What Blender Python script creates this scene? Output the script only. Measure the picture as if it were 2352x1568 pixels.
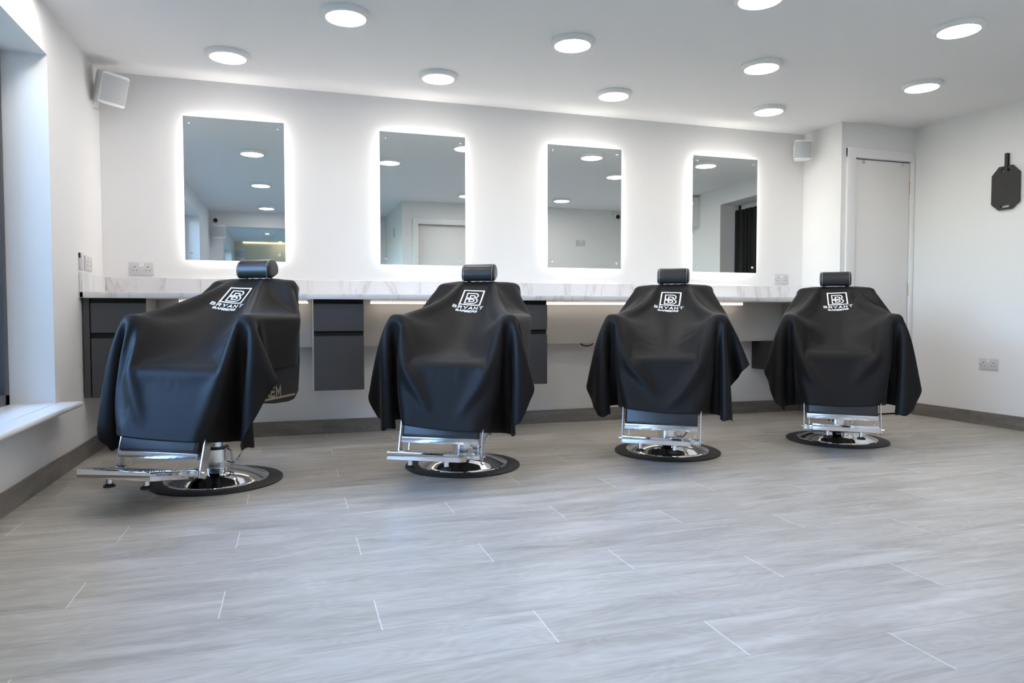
import bpy, bmesh, math, random
import numpy as np
from mathutils import Vector, Matrix

for o in list(bpy.data.objects):
    bpy.data.objects.remove(o)
SC = bpy.context.scene
COL = SC.collection
random.seed(4)
R = math.radians

# ------------------------------------------------------------------ camera
CAM_H = 0.8397
yaw, pitch, roll = R(17.2558), R(-2.1549), R(-0.0365)
fw = Vector((math.sin(yaw) * math.cos(pitch), math.cos(yaw) * math.cos(pitch), math.sin(pitch)))
rt = Vector((math.cos(yaw), -math.sin(yaw), 0))
up = rt.cross(fw)
r2 = rt * math.cos(roll) + up * math.sin(roll)
u2 = up * math.cos(roll) - rt * math.sin(roll)
cd = bpy.data.cameras.new('camera')
cd.sensor_width = 36.0
cd.lens = 36.0 * 1615.5 / 2352.0
cd.clip_start = 0.02
cam = bpy.data.objects.new('camera', cd)
COL.objects.link(cam)
m = Matrix((r2, u2, -fw)).transposed().to_4x4()
m.translation = Vector((0, 0, CAM_H))
cam.matrix_world = m
SC.camera = cam

# ------------------------------------------------------------------ world, exposure
SKY_STRENGTH = 3.0
LAMP = 33.0
W = bpy.data.worlds.new('sky')
SC.world = W
W.use_nodes = True
wn = W.node_tree
wn.nodes.clear()
wo = wn.nodes.new('ShaderNodeOutputWorld')
bg = wn.nodes.new('ShaderNodeBackground')
sky = wn.nodes.new('ShaderNodeTexSky')
sky.sky_type = 'NISHITA'
sky.sun_disc = False
sky.sun_elevation = R(40)
sky.sun_rotation = R(120)
sky.air_density = 1.3
sky.dust_density = 1.0
sky.ozone_density = 1.6
cool = wn.nodes.new('ShaderNodeMix'); cool.data_type = 'RGBA'; cool.blend_type = 'MULTIPLY'
cool.inputs[0].default_value = 1.0; cool.inputs[7].default_value = (.84, .94, 1.16, 1)
wn.links.new(sky.outputs[0], cool.inputs[6])
wn.links.new(cool.outputs[2], bg.inputs[0])
bg.inputs[1].default_value = SKY_STRENGTH
wn.links.new(bg.outputs[0], wo.inputs[0])
vs = SC.view_settings
vs.view_transform = 'Standard'
vs.look = 'None'
vs.gamma = 1.0
vs.use_curve_mapping = False
vs.exposure = 0.38

# ------------------------------------------------------------------ materials
def mat(name, col, rough=0.5, metal=0.0, **kw):
    m = bpy.data.materials.new(name)
    m.use_nodes = True
    b = m.node_tree.nodes['Principled BSDF']
    b.inputs['Base Color'].default_value = (*col, 1)
    b.inputs['Roughness'].default_value = rough
    b.inputs['Metallic'].default_value = metal
    for k, v in kw.items():
        b.inputs[k.replace('_', ' ')].default_value = v
    return m

class NT:
    def __init__(s, m):
        s.t = m.node_tree
        s.b = s.t.nodes['Principled BSDF']
    def n(s, typ, **kw):
        nd = s.t.nodes.new(typ)
        for k, v in kw.items():
            setattr(nd, k, v)
        return nd
    def l(s, a, b):
        s.t.links.new(a, b)
    def math(s, op, a, b=None, c=None):
        nd = s.n('ShaderNodeMath', operation=op)
        for i, v in enumerate((a, b, c)):
            if v is None: continue
            if isinstance(v, (int, float)): nd.inputs[i].default_value = v
            else: s.l(v, nd.inputs[i])
        return nd.outputs[0]
    def comb(s, x, y, z=0.0):
        nd = s.n('ShaderNodeCombineXYZ')
        for i, v in enumerate((x, y, z)):
            if isinstance(v, (int, float)): nd.inputs[i].default_value = v
            else: s.l(v, nd.inputs[i])
        return nd.outputs[0]
    def noise(s, vec, scale, detail=4, rough=.55, dist=0.0):
        nd = s.n('ShaderNodeTexNoise')
        s.l(vec, nd.inputs['Vector'])
        nd.inputs['Scale'].default_value = scale
        nd.inputs['Detail'].default_value = detail
        nd.inputs['Roughness'].default_value = rough
        nd.inputs['Distortion'].default_value = dist
        return nd.outputs['Fac']
    def ramp(s, fac, stops):
        nd = s.n('ShaderNodeValToRGB')
        e = nd.color_ramp.elements
        while len(e) < len(stops): e.new(.5)
        for el, (p, c) in zip(e, stops):
            el.position = p
            el.color = (*c, 1) if len(c) == 3 else c
        s.l(fac, nd.inputs[0])
        return nd.outputs[0]
    def mix(s, fac, a, b, mode='MIX'):
        nd = s.n('ShaderNodeMix', data_type='RGBA', blend_type=mode)
        if isinstance(fac, (int, float)): nd.inputs[0].default_value = fac
        else: s.l(fac, nd.inputs[0])
        for i, v in ((6, a), (7, b)):
            if isinstance(v, tuple): nd.inputs[i].default_value = (*v, 1)
            else: s.l(v, nd.inputs[i])
        return nd.outputs[2]
    def bump(s, h, st=.2, d=.002):
        nd = s.n('ShaderNodeBump')
        nd.inputs['Strength'].default_value = st
        nd.inputs['Distance'].default_value = d
        s.l(h, nd.inputs['Height'])
        s.l(nd.outputs[0], s.b.inputs['Normal'])

def paint(name, col, rough=.6, sc=90, st=.05):
    m = mat(name, col, rough)
    t = NT(m)
    g = t.n('ShaderNodeNewGeometry')
    t.bump(t.noise(g.outputs['Position'], sc, 3), st, .001)
    return m

M = {}
M['wall'] = paint('white_wall_paint', (.80, .787, .778), .7)
M['ceiling'] = paint('white_ceiling_paint', (.87, .86, .85), .8)
M['trimw'] = mat('white_gloss_paint', (.82, .81, .81), .35)
M['door'] = mat('white_satin_door_paint', (.80, .775, .76), .45)
M['sill'] = mat('white_sill', (.85, .86, .87), .3)
M['anth'] = mat('anthracite_laminate', (.062, .062, .068), .42)
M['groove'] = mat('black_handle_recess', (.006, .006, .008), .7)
M['carc'] = mat('light_grey_carcass', (.55, .54, .52), .5)
M['cream'] = mat('cream_duct_panel', (.60, .57, .53), .5)
M['chrome'] = mat('polished_chrome', (.82, .83, .85), .06, 1.0)
M['brushed'] = mat('satin_steel', (.72, .73, .75), .22, 1.0)
M['leather'] = mat('black_leather', (.016, .017, .020), .33)
M['rubber'] = mat('black_rubber', (.018, .017, .018), .6)
M['shell'] = mat('black_shell', (.010, .010, .011), .28)
M['plastic'] = mat('white_plastic', (.84, .83, .825), .4)
M['plastic2'] = mat('soft_white_plastic', (.62, .60, .61), .4)
M['grille'] = mat('grey_speaker_cloth', (.50, .51, .52), .8)
M['hole'] = mat('socket_hole', (.02, .02, .02), .6)
M['black'] = mat('matt_black_plastic', (.022, .020, .019), .55)
M['frame'] = mat('anthracite_window_frame', (.07, .075, .085), .4)
M['gold'] = mat('pale_gold_lettering', (.45, .38, .28), .4, .6)
M['silver'] = mat('silver_mark', (.85, .85, .85), .25, 1.0)
M['labelm'] = mat('brushed_label', (.62, .65, .70), .35, .8)
M['ink'] = mat('dark_print', (.03, .03, .035), .5)
M['thread'] = mat('white_thread', (.75, .74, .70), .7)
M['print'] = mat('white_screen_print', (.80, .80, .82), .6)
M['brass'] = mat('brass_hinge', (.62, .52, .38), .3, 1.0)
M['curtain'] = mat('black_curtain', (.012, .012, .012), .9)
M['grass'] = mat('lawn', (.10, .16, .06), .9)
M['hedge'] = mat('hedge_leaves', (.035, .085, .022), .8)
M['hallcream'] = paint('cream_back_wall_paint', (.72, .68, .52), .7)

def emis(name, col, st):
    m = bpy.data.materials.new(name)
    m.use_nodes = True
    nt = m.node_tree
    nt.nodes.clear()
    e = nt.nodes.new('ShaderNodeEmission')
    o = nt.nodes.new('ShaderNodeOutputMaterial')
    e.inputs[0].default_value = (*col, 1)
    e.inputs[1].default_value = st
    nt.links.new(e.outputs[0], o.inputs[0])
    return m
M['lamp'] = emis('downlight_diffuser', (1.0, .95, .905), LAMP)
M['spot'] = emis('hall_spotlight', (1.0, .85, .6), 60)
M['led'] = emis('mirror_led_strip', (1.0, .97, .925), 17.0)
M['ledbar'] = emis('worktop_led_bar', (1.0, .90, .80), 3.6)
M['leddot'] = emis('worktop_led_dots', (1.0, .80, .60), 2.5)
M['cove'] = emis('hall_cove_led', (1.0, .9, .6), 2.0)

# mirror glass
M['mirror'] = mat('mirror_glass', (.83, .865, .87), .0, 1.0)
# window glass: clear pane with a faint reflection
m = bpy.data.materials.new('window_glass'); m.use_nodes = True
nt = m.node_tree; nt.nodes.clear()
o_ = nt.nodes.new('ShaderNodeOutputMaterial'); mx = nt.nodes.new('ShaderNodeMixShader')
tr = nt.nodes.new('ShaderNodeBsdfTransparent'); gl = nt.nodes.new('ShaderNodeBsdfGlossy')
lw = nt.nodes.new('ShaderNodeFresnel'); lw.inputs[0].default_value = 1.45
tr.inputs[0].default_value = (.93, .96, .97, 1); gl.inputs['Roughness'].default_value = .01
nt.links.new(lw.outputs[0], mx.inputs[0]); nt.links.new(tr.outputs[0], mx.inputs[1]); nt.links.new(gl.outputs[0], mx.inputs[2])
nt.links.new(mx.outputs[0], o_.inputs[0])
M['glass'] = m

# cape cloth
m = mat('black_cape_cloth', (.0075, .0068, .0070), .5, 0, Specular_IOR_Level=.17, Sheen_Weight=.075, Sheen_Roughness=.35)
m.node_tree.nodes['Principled BSDF'].inputs['Sheen Tint'].default_value = (.6, .65, .75, 1)
t = NT(m); tc = t.n('ShaderNodeTexCoord')
t.bump(t.math('ADD', t.noise(tc.outputs['Object'], 26, 3, .5, .6), t.math('MULTIPLY', t.noise(tc.outputs['Object'], 900, 1), .12)), .16, .006)
M['cloth'] = m

# wood look floor planks
PW, PL = .2053, 1.275
def plank(name, cols, base_rough, wall=False):
    m = mat(name, (.5, .5, .5), base_rough)
    t = NT(m)
    g = t.n('ShaderNodeNewGeometry')
    sp = t.n('ShaderNodeSeparateXYZ')
    t.l(g.outputs['Position'], sp.inputs[0])
    x, y = sp.outputs[0], sp.outputs[1]
    if wall:
        y = sp.outputs[2]
        x = t.math('ADD', sp.outputs[0], sp.outputs[1])
    a = t.math('DIVIDE', t.math('SUBTRACT', y, 1.2500 if not wall else -.02), PW)
    row = t.math('FLOOR', a)
    fy = t.math('FRACT', a)
    b = t.math('DIVIDE', t.math('ADD', t.math('SUBTRACT', x, 1.492), t.math('MULTIPLY', row, .425)), PL)
    col = t.math('FLOOR', b)
    fx = t.math('FRACT', b)
    wn_ = t.n('ShaderNodeTexWhiteNoise', noise_dimensions='2D')
    t.l(t.comb(row, col), wn_.inputs['Vector'])
    rnd = wn_.outputs['Value']
    o1 = t.math('MULTIPLY', rnd, 37.0)
    gx = t.math('ADD', x, o1)
    gy = t.math('ADD', y, t.math('MULTIPLY', rnd, 11.0))
    v1 = t.comb(t.math('MULTIPLY', gx, 1.25), t.math('MULTIPLY', gy, 7.0), o1)
    v2 = t.comb(t.math('MULTIPLY', gx, 1.8), t.math('MULTIPLY', gy, 34.0), o1)
    v3 = t.comb(t.math('MULTIPLY', gx, 2.2), t.math('MULTIPLY', gy, 7.0), o1)
    n1 = t.noise(v1, 1.6, 5, .6, .9)
    n2 = t.noise(v2, 1.5, 4, .6, .4)
    n3 = t.noise(v3, 1.1, 2, .5, .2)
    rings = t.math('FRACT', t.math('MULTIPLY', n3, 13.0))
    rings = t.math('ABSOLUTE', t.math('SUBTRACT', rings, .5))
    mixv = t.math('ADD', t.math('MULTIPLY', n1, .68), t.math('ADD', t.math('MULTIPLY', n2, .19), t.math('MULTIPLY', rings, .13)))
    mixv = t.math('ADD', mixv, t.math('MULTIPLY', t.math('SUBTRACT', rnd, .5), .08))
    c = t.ramp(mixv, [(.30, cols[0]), (.45, cols[1]), (.56, cols[2]), (.72, cols[3])])
    # warm or cool tint per plank
    c = t.mix(t.math('MULTIPLY', wn_.outputs['Value'], .35), c, cols[4], 'MULTIPLY')
    ex = t.math('MULTIPLY', t.math('MINIMUM', fx, t.math('SUBTRACT', 1.0, fx)), PL)
    ey = t.math('MULTIPLY', t.math('MINIMUM', fy, t.math('SUBTRACT', 1.0, fy)), PW)
    js = t.math('LESS_THAN', ex, .0018)
    jl = t.math('LESS_THAN', ey, .0016)
    c = t.mix(t.math('MULTIPLY', jl, .7), c, cols[5])
    if not wall:
        c = t.mix(t.math('MULTIPLY', js, .65), c, (.82, .82, .81))
    t.l(c, t.b.inputs['Base Color'])
    t.l(t.math('ADD', t.math('MULTIPLY', n2, .12), base_rough - .06), t.b.inputs['Roughness'])
    hgt = t.math('SUBTRACT', t.math('MULTIPLY', n2, .4), t.math('MULTIPLY', t.math('MAXIMUM', js, jl), 1.0))
    t.bump(hgt, .12, .0015)
    return m
M['floor'] = plank('grey_wood_look_tile', [(.325, .298, .260), (.44, .410, .365), (.525, .495, .447), (.64, .61, .56), (.95, .92, .89), (.30, .285, .27)], .36)
M['base'] = plank('taupe_wood_look_skirting', [(.14, .125, .11), (.19, .172, .155), (.235, .215, .195), (.29, .27, .25), (.9, .9, .9), (.18, .16, .15)], .4, True)

# marble laminate
m = mat('white_marble_laminate', (.8, .8, .8), .28)
t = NT(m); g = t.n('ShaderNodeNewGeometry')
mp = t.n('ShaderNodeMapping'); mp.inputs['Rotation'].default_value = (0, R(38), R(10)); mp.inputs['Scale'].default_value = (1.0, 1.0, .28)
t.l(g.outputs['Position'], mp.inputs[0])
v = mp.outputs[0]
nn = t.noise(v, 2.1, 5, .55, 1.6)
vein = t.math('ABSOLUTE', t.math('SUBTRACT', nn, .5))
vc = t.ramp(vein, [(0.0, (.62, .59, .585)), (.010, (.74, .72, .72)), (.04, (.80, .79, .79)), (.4, (.83, .82, .82))])
cl = t.ramp(t.noise(v, .9, 3), [(.35, (.90, .90, .91)), (.65, (1, 1, 1))])
t.l(t.mix(1.0, vc, cl, 'MULTIPLY'), t.b.inputs['Base Color'])
M['marble'] = m

# ------------------------------------------------------------------ mesh helpers
class MB:
    def __init__(s):
        s.bm = bmesh.new()
    def box(s, x0, x1, y0, y1, z0, z1, bev=0.0, seg=2, rot=None, piv=None):
        r = bmesh.ops.create_cube(s.bm, size=1.0)
        vs_ = r['verts']
        for v in vs_:
            v.co = Vector(((x0 + x1) / 2 + v.co.x * (x1 - x0), (y0 + y1) / 2 + v.co.y * (y1 - y0), (z0 + z1) / 2 + v.co.z * (z1 - z0)))
        if bev > 0:
            es = list({e for v in vs_ for e in v.link_edges})
            q = bmesh.ops.bevel(s.bm, geom=es, offset=bev, segments=seg, affect='EDGES', profile=.5)
            vs_ = list({v for f in q['faces'] for v in f.verts} | {v for v in vs_ if v.is_valid})
        if rot is not None:
            bmesh.ops.rotate(s.bm, verts=vs_, cent=piv or Vector(((x0 + x1) / 2, (y0 + y1) / 2, (z0 + z1) / 2)), matrix=rot)
        return vs_
    def cyl(s, c, r, z0, z1, seg=32, r2=None, axis='z', bev=0):
        q = bmesh.ops.create_cone(s.bm, cap_ends=True, segments=seg, radius1=r, radius2=r if r2 is None else r2, depth=z1 - z0)
        for v in q['verts']:
            p = v.co + Vector((0, 0, (z0 + z1) / 2))
            if axis == 'x': p = Vector((p.z, p.x, p.y))
            elif axis == 'y': p = Vector((p.x, p.z, p.y))
            v.co = p + Vector(c)
        return q['verts']
    def lathe(s, prof, seg=64, c=(0, 0, 0)):
        rings = []
        for r, z in prof:
            if r < 1e-6: rings.append([s.bm.verts.new((c[0], c[1], c[2] + z))])
            else: rings.append([s.bm.verts.new((c[0] + r * math.cos(2 * math.pi * i / seg), c[1] + r * math.sin(2 * math.pi * i / seg), c[2] + z)) for i in range(seg)])
        for a, b in zip(rings, rings[1:]):
            for i in range(seg):
                j = (i + 1) % seg
                fs = [a[i % len(a)], a[j % len(a)], b[j % len(b)], b[i % len(b)]]
                u = []
                for f in fs:
                    if f not in u: u.append(f)
                if len(u) > 2: s.bm.faces.new(u)
    def tube(s, pts, r, seg=10):
        pts = [Vector(p) for p in pts]
        prev = None; n = None
        for i, p in enumerate(pts):
            d = (pts[min(i + 1, len(pts) - 1)] - pts[max(i - 1, 0)]).normalized()
            if n is None:
                n = d.orthogonal().normalized()
            else:
                n = (n - d * n.dot(d)).normalized()
            b = d.cross(n)
            rr = r[i] if isinstance(r, (list, tuple)) else r
            ring = [s.bm.verts.new(p + (n * math.cos(2 * math.pi * k / seg) + b * math.sin(2 * math.pi * k / seg)) * rr) for k in range(seg)]
            if prev:
                for k in range(seg):
                    s.bm.faces.new((prev[k], prev[(k + 1) % seg], ring[(k + 1) % seg], ring[k]))
            else: s.bm.faces.new(ring[::-1])
            prev = ring
        s.bm.faces.new(prev)
    def prism(s, poly, f, depth):
        """poly 2D outline -> f(a,b,t) with t 0 and depth"""
        A = [s.bm.verts.new(f(a, b, 0)) for a, b in poly]
        B = [s.bm.verts.new(f(a, b, depth)) for a, b in poly]
        n = len(poly)
        s.bm.faces.new(A[::-1]); s.bm.faces.new(B)
        for i in range(n):
            s.bm.faces.new((A[i], A[(i + 1) % n], B[(i + 1) % n], B[i]))
    def strip(s, rows):
        """grid of points"""
        g = [[s.bm.verts.new(p) for p in r] for r in rows]
        for a, b in zip(g, g[1:]):
            for i in range(len(a) - 1):
                s.bm.faces.new((a[i], a[i + 1], b[i + 1], b[i]))
        return g
    def build(s, name, mt, parent=None, smooth=True, ang=35, loc=None, rotz=None, recalc=True):
        if recalc: bmesh.ops.recalc_face_normals(s.bm, faces=s.bm.faces)
        me = bpy.data.meshes.new(name)
        s.bm.to_mesh(me); s.bm.free()
        me.materials.append(M[mt] if isinstance(mt, str) else mt)
        if smooth:
            me.shade_smooth()
            try: me.set_sharp_from_angle(angle=R(ang))
            except Exception: pass
        o = bpy.data.objects.new(name, me)
        COL.objects.link(o)
        if parent: o.parent = parent
        if loc: o.location = loc
        if rotz is not None: o.rotation_euler[2] = rotz
        return o

def thing(name, label, cat, loc=(0, 0, 0), rotz=0.0, group=None):
    o = bpy.data.objects.new(name, None)
    COL.objects.link(o)
    o.empty_display_size = .1
    o.location = loc
    o.rotation_euler = (0, 0, rotz)
    o['label'] = label; o['category'] = cat
    if group: o['group'] = group
    return o
def tag(o, label, cat, group=None):
    o['label'] = label; o['category'] = cat
    if group: o['group'] = group
    return o
def struct(o, label=None, cat=None):
    o['kind'] = 'structure'
    if label: o['label'] = label
    if cat: o['category'] = cat
    return o
def dup(root, loc, rotz, label=None, group=None):
    def cp(o, par):
        c = o.copy(); COL.objects.link(c)
        if par is not None: c.parent = par
        for ch in [x for x in bpy.data.objects if x.parent == o and x is not c]:
            cp(ch, c)
        return c
    r = cp(root, None)
    r.location = loc; r.rotation_euler = (0, 0, rotz)
    if label: r['label'] = label
    if group: r['group'] = group
    return r
def bx(name, mt, x0, x1, y0, y1, z0, z1, parent=None, bev=0.0, seg=2):
    b = MB(); b.box(x0, x1, y0, y1, z0, z1, bev, seg)
    return b.build(name, mt, parent, smooth=bev > 0)

# ------------------------------------------------------------------ room
XL, YB, HC = -1.174, 5.14, 2.40
YD = 4.697            # wall holding the narrow door
XR0 = 5.0
def xr(y): return XR0 + .03 * (YD - y)

struct(bx('floor', 'floor', -1.5, 5.6, -6.1, 5.3, -.1, 0.0), 'pale grey wood-look tiled floor laid in staggered planks', 'floor')
struct(bx('ceiling', 'ceiling', -1.5, 5.6, -6.1, 5.3, HC, HC + .12), 'smooth white ceiling', 'ceiling')
struct(bx('wall_back', 'wall', -1.5, 4.255, YB, YB + .15, 0, HC), 'white wall carrying the four backlit mirrors', 'wall')
struct(bx('wall_return', 'wall', 4.255, 4.30, YD, YB + .15, 0, HC), 'short white return wall at the right end of the worktop', 'wall')
b = MB()
b.box(4.2551, 4.325, YD - .0002, YD + .12, 0, HC); b.box(4.325, 5.2, YD, YD + .12, 2.16, HC); b.box(4.985, 5.2, YD, YD + .12, 0, 2.17)
struct(b.build('wall_alcove', 'wall', smooth=False), 'narrow white wall around the cupboard door', 'wall')
# left wall with two window openings
W1 = (.03, 4.14, .388, 2.155); W2 = (-5.0, -2.3, .39, 2.155)
b = MB()
xo = -1.45
for y0, y1 in ((-6.1, W2[0]), (W2[1], W1[0]), (W1[1], 5.3)):
    b.box(xo, XL, y0, y1, 0, HC)
for w in (W1, W2):
    b.box(xo, XL, w[0], w[1], 0, w[2] - .03); b.box(xo, XL, w[0], w[1], w[3], HC)
struct(b.build('wall_left', 'wall', smooth=False), 'white wall with the deep window opening at the left', 'wall')
# right wall, slightly off square, with a curtained opening outside the frame
def quadbox(b, pts, z0, z1):
    b.prism(pts, lambda a, c, t: Vector((a, c, z0 + t)), z1 - z0)
b = MB()
O0, O1 = 2.60, 3.62
for y0, y1, z0, z1 in ((-.2, O0, 0, HC), (O1, YD + .12, 0, HC), (O0, O1, 2.2, HC)):
    quadbox(b, [(xr(y0), y0), (xr(y1), y1), (xr(y1) + .42, y1), (xr(y0) + .42, y0)], z0, z1)
struct(b.build('wall_right', 'wall', smooth=False), 'plain white wall at the right with a hanging black board', 'wall')
# front wall with a wide door, corridor wall, header beam and pier
b = MB()
b.box(1.43, 1.65, .42, .54, 0, HC); b.box(2.50, 5.6, .42, .54, 0, HC); b.box(1.65, 2.50, .42, .54, 2.09, HC)
struct(b.build('wall_front', 'wall', smooth=False), 'white wall facing the mirrors, seen reflected in them', 'wall')
struct(bx('wall_corridor', 'wall', 1.43, 1.55, -1.2, .42, 0, HC), 'short white side wall reflected in the second mirror', 'wall')
b = MB()
b.box(XL, -1.0, -1.4, -1.2, 0, HC); b.box(-1.0, .9, -1.4, -1.2, 2.17, HC); b.box(.9, 1.55, -1.4, -1.2, 0, HC)
struct(b.build('wall_opening', 'wall', smooth=False), 'white pier and header beam of the opening to the rear room', 'wall')
struct(bx('wall_rear', 'hallcream', -1.5, 1.55, -6.1, -5.8, 0, HC), 'cream wall at the far end of the rear room', 'wall')
struct(bx('wall_rear_side', 'wall', 1.55, 1.7, -6.1, -1.3, 0, HC), 'white side wall of the rear room', 'wall')
struct(bx('trim_cove', 'cove', -1.0, 1.4, -5.797, -5.78, 2.37, 2.385), 'warm cove light along the rear wall', 'trim')

struct(bx('light_block_closet', 'wall', 4.33, 5.2, 4.86, 4.95, 0, HC), 'unseen white panel added behind the narrow door to stop light leaks', 'wall')  # added blocker: stops sky light leaking through the gap above the door
struct(bx('light_block_side', 'wall', 5.62, 5.7, .0, 5.2, 0, HC), 'unseen white panel added behind the curtained side opening to block daylight', 'wall')  # added blocker: keeps outside light from entering around the curtain edges
struct(bx('light_block_door', 'wall', 1.55, 2.7, .30, .36, 0, HC), 'unseen white panel added behind the wide reflected door against light leaks', 'wall')  # added blocker: closes the open back of the doorway to sky light

# skirtings
H_B = .100
def skirting(name, x0, x1, y0, y1, lab):
    b = MB(); b.box(x0, x1, y0, y1, 0, H_B, .002, 1)
    struct(b.build(name, 'base', smooth=False), lab, 'skirting')
skirting('baseboard_back', XL, 4.255, YB - .012, YB, 'taupe wood-look skirting under the worktop wall')
skirting('baseboard_left', XL, XL + .012, -1.2, YB - .012, 'taupe wood-look skirting along the window wall')
skirting('baseboard_return', 4.243, 4.255, YD, YB - .012, 'taupe wood-look skirting on the short return wall')
b = MB()
quadbox(b, [(xr(O1) - .012, O1), (xr(YD) - .012, YD), (xr(YD), YD), (xr(O1), O1)], 0, H_B)
struct(b.build('baseboard_right', 'base', smooth=False), 'taupe wood-look skirting along the right wall', 'skirting')
skirting('baseboard_front', 2.58, 5.1, .54, .552, 'taupe wood-look skirting on the wall facing the mirrors')

# windows
def window(name, w, lab, mull):
    r = thing(name, lab, 'window', (-1.41, (w[0] + w[1]) / 2, w[2]))
    r['kind'] = 'structure'
    y0, y1 = w[0] - r.location.y, w[1] - r.location.y
    z0, z1 = 0.0, w[3] - w[2]
    b = MB(); f = .055
    b.box(-.035, .035, y0, y1, z0, z0 + f, .004); b.box(-.035, .035, y0, y1, z1 - f, z1, .004)
    ys = [y0 + f / 2] + [y0 + (y1 - y0) * k / mull for k in range(1, mull)] + [y1 - f / 2]
    for y in ys: b.box(-.035, .035, y - f / 2, y + f / 2, z0, z1, .004)
    b.build('window_frame', 'frame', r)
    for a, c in zip(ys, ys[1:]):
        bx('window_pane', 'glass', -.006, .006, a + f / 2, c - f / 2, z0 + f, z1 - f, r)
    return r
window('window_1', W1, 'dark framed window in the left wall behind the deep white reveal', 3)
window('window_2', W2, 'dark framed window of the rear room seen in the first mirror', 2)
def sill(name, w, lab):
    b = MB()
    b.box(-1.375, XL + .001, w[0], w[1], w[2] - .026, w[2])
    b.box(XL, XL + .112, w[0] - .10, w[1] + .062 - .0, w[2] - .026, w[2], .012, 4)
    struct(b.build(name, 'sill'), lab, 'window sill')
sill('trim_1', W1, 'white window sill with a rounded front edge')
sill('trim_2', W2, 'white sill of the rear window')

# narrow cupboard door
d = thing('door_1', 'narrow flush white door with a white frame at the right end', 'door', (4.65, YD, 0)); d['kind'] = 'structure'
ox = 4.65
b = MB()
b.box(4.302 - ox, 4.388 - ox, -.018, .03, 0, 2.195, .005); b.box(4.962 - ox, 4.998 - ox, -.018, .03, 0, 2.195, .005); b.box(4.302 - ox, 4.998 - ox, -.019, .03, 2.118, 2.196, .005)
b.box(4.388 - ox, 4.402 - ox, .0, .1, 0, 2.118); b.box(4.388 - ox, 4.962 - ox, .034, .1, 2.10, 2.118); b.box(4.955 - ox, 4.962 - ox, .034, .1, 0, 2.118)
b.build('door_frame', 'trimw', d)
bx('door_leaf', 'door', 4.394 - ox, 4.957 - ox, .0, .034, .012, 2.108, d, .002)
for z in (1.905, 1.05, .22):
    b = MB()
    for k in range(5): b.cyl((4.961 - ox, -.006, z + (k - 2) * .021), .0055, -.0095, .0095, 12)
    b.build('hinge', 'brass', d)
for x in (4.475, 4.885):
    b = MB(); b.box(x - ox - .012, x - ox + .012, -.006, .0, 2.075, 2.106, .002); b.box(x - ox - .008, x - ox + .008, -.012, -.006, 2.078, 2.094, .002)
    b.build('door_catch', 'brushed', d)
bx('dark_gap_strip', 'groove', 4.39 - ox, 4.96 - ox, .002, .1, 0, .004, d)  # black strip paints the shade in the gap under the door leaf

# wide door in front wall (reflected)
d = thing('door_2', 'wide flush white door reflected in the second mirror', 'door', (2.075, .54, 0)); d['kind'] = 'structure'
b = MB(); ox = 2.075
b.box(1.575 - ox, 1.65 - ox, -.02, .02, 0, 2.16, .004); b.box(2.50 - ox, 2.575 - ox, -.02, .02, 0, 2.16, .004); b.box(1.575 - ox, 2.575 - ox, -.021, .021, 2.09, 2.162, .004)
b.build('door_frame', 'trimw', d)
bx('door_leaf', 'door', 1.653 - ox, 2.497 - ox, -.09, -.05, .006, 2.086, d, .002)
b = MB(); b.cyl((2.43 - ox, 0, 1.02), .01, -.05, .0, 16, axis='y'); b.tube([(2.43 - ox, 0, 1.02), (2.31 - ox, 0, 1.02)], .009)
b.build('door_handle', 'brushed', d)

# curtained opening in right wall: lining, frame and curtain
d = thing('door_3', 'side opening with a white frame, reflected in the last mirror', 'doorway', (xr(3.1) + .3, 3.1, 0)); d['kind'] = 'structure'
b = MB(); px = xr(3.1) + .3 - .0
b.box(-.02, .05, O0 - 3.1, O0 - 3.1 + .05, 0, 2.2, .003); b.box(-.02, .05, O1 - 3.1 - .05, O1 - 3.1, 0, 2.2, .003); b.box(-.02, .05, O0 - 3.1, O1 - 3.1, 2.14, 2.2, .003)
b.build('door_frame', 'trimw', d)
rows = []
for k in range(121):
    y = -.45 + .92 * k / 120
    x = -.11 + .022 * math.sin(k * .55) + .008 * math.sin(k * 1.3)
    rows.append([Vector((x, y, z)) for z in (.02, .7, 1.4, 2.12)])
b = MB(); b.strip(rows)
cu = b.build('curtain', 'curtain', recalc=True)
cu.location = (xr(3.1) + .3, 3.1, 0)
sm = cu.modifiers.new('t', 'SOLIDIFY'); sm.thickness = .003
tag(cu, 'black floor-length curtain in the side opening, reflected in the last mirror', 'curtain')

# ------------------------------------------------------------------ outside
b = MB(); b.box(-14, -1.5, -12, 12, -.3, -.2)
g = b.build('lawn', 'grass', smooth=False); g['kind'] = 'structure'; g['label'] = 'green lawn outside the window'; g['category'] = 'lawn'
b = MB()
r_ = bmesh.ops.create_grid(b.bm, x_segments=90, y_segments=10, size=1)
for v in r_['verts']:
    u_, w_ = v.co.x, v.co.y
    v.co = Vector((-6.2 + .25 * math.sin(u_ * 61 + w_ * 17) * math.cos(w_ * 23 + u_ * 31) + .5 * w_ * w_, u_ * 9, -.2 + (w_ + 1) * 1.05 + .12 * math.sin(u_ * 45) * (w_ + 1)))
h_ = b.build('hedge', 'hedge'); sm = h_.modifiers.new('t', 'SOLIDIFY'); sm.thickness = .5
tag(h_, 'long green hedge beyond the lawn outside the window', 'hedge'); 

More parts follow.
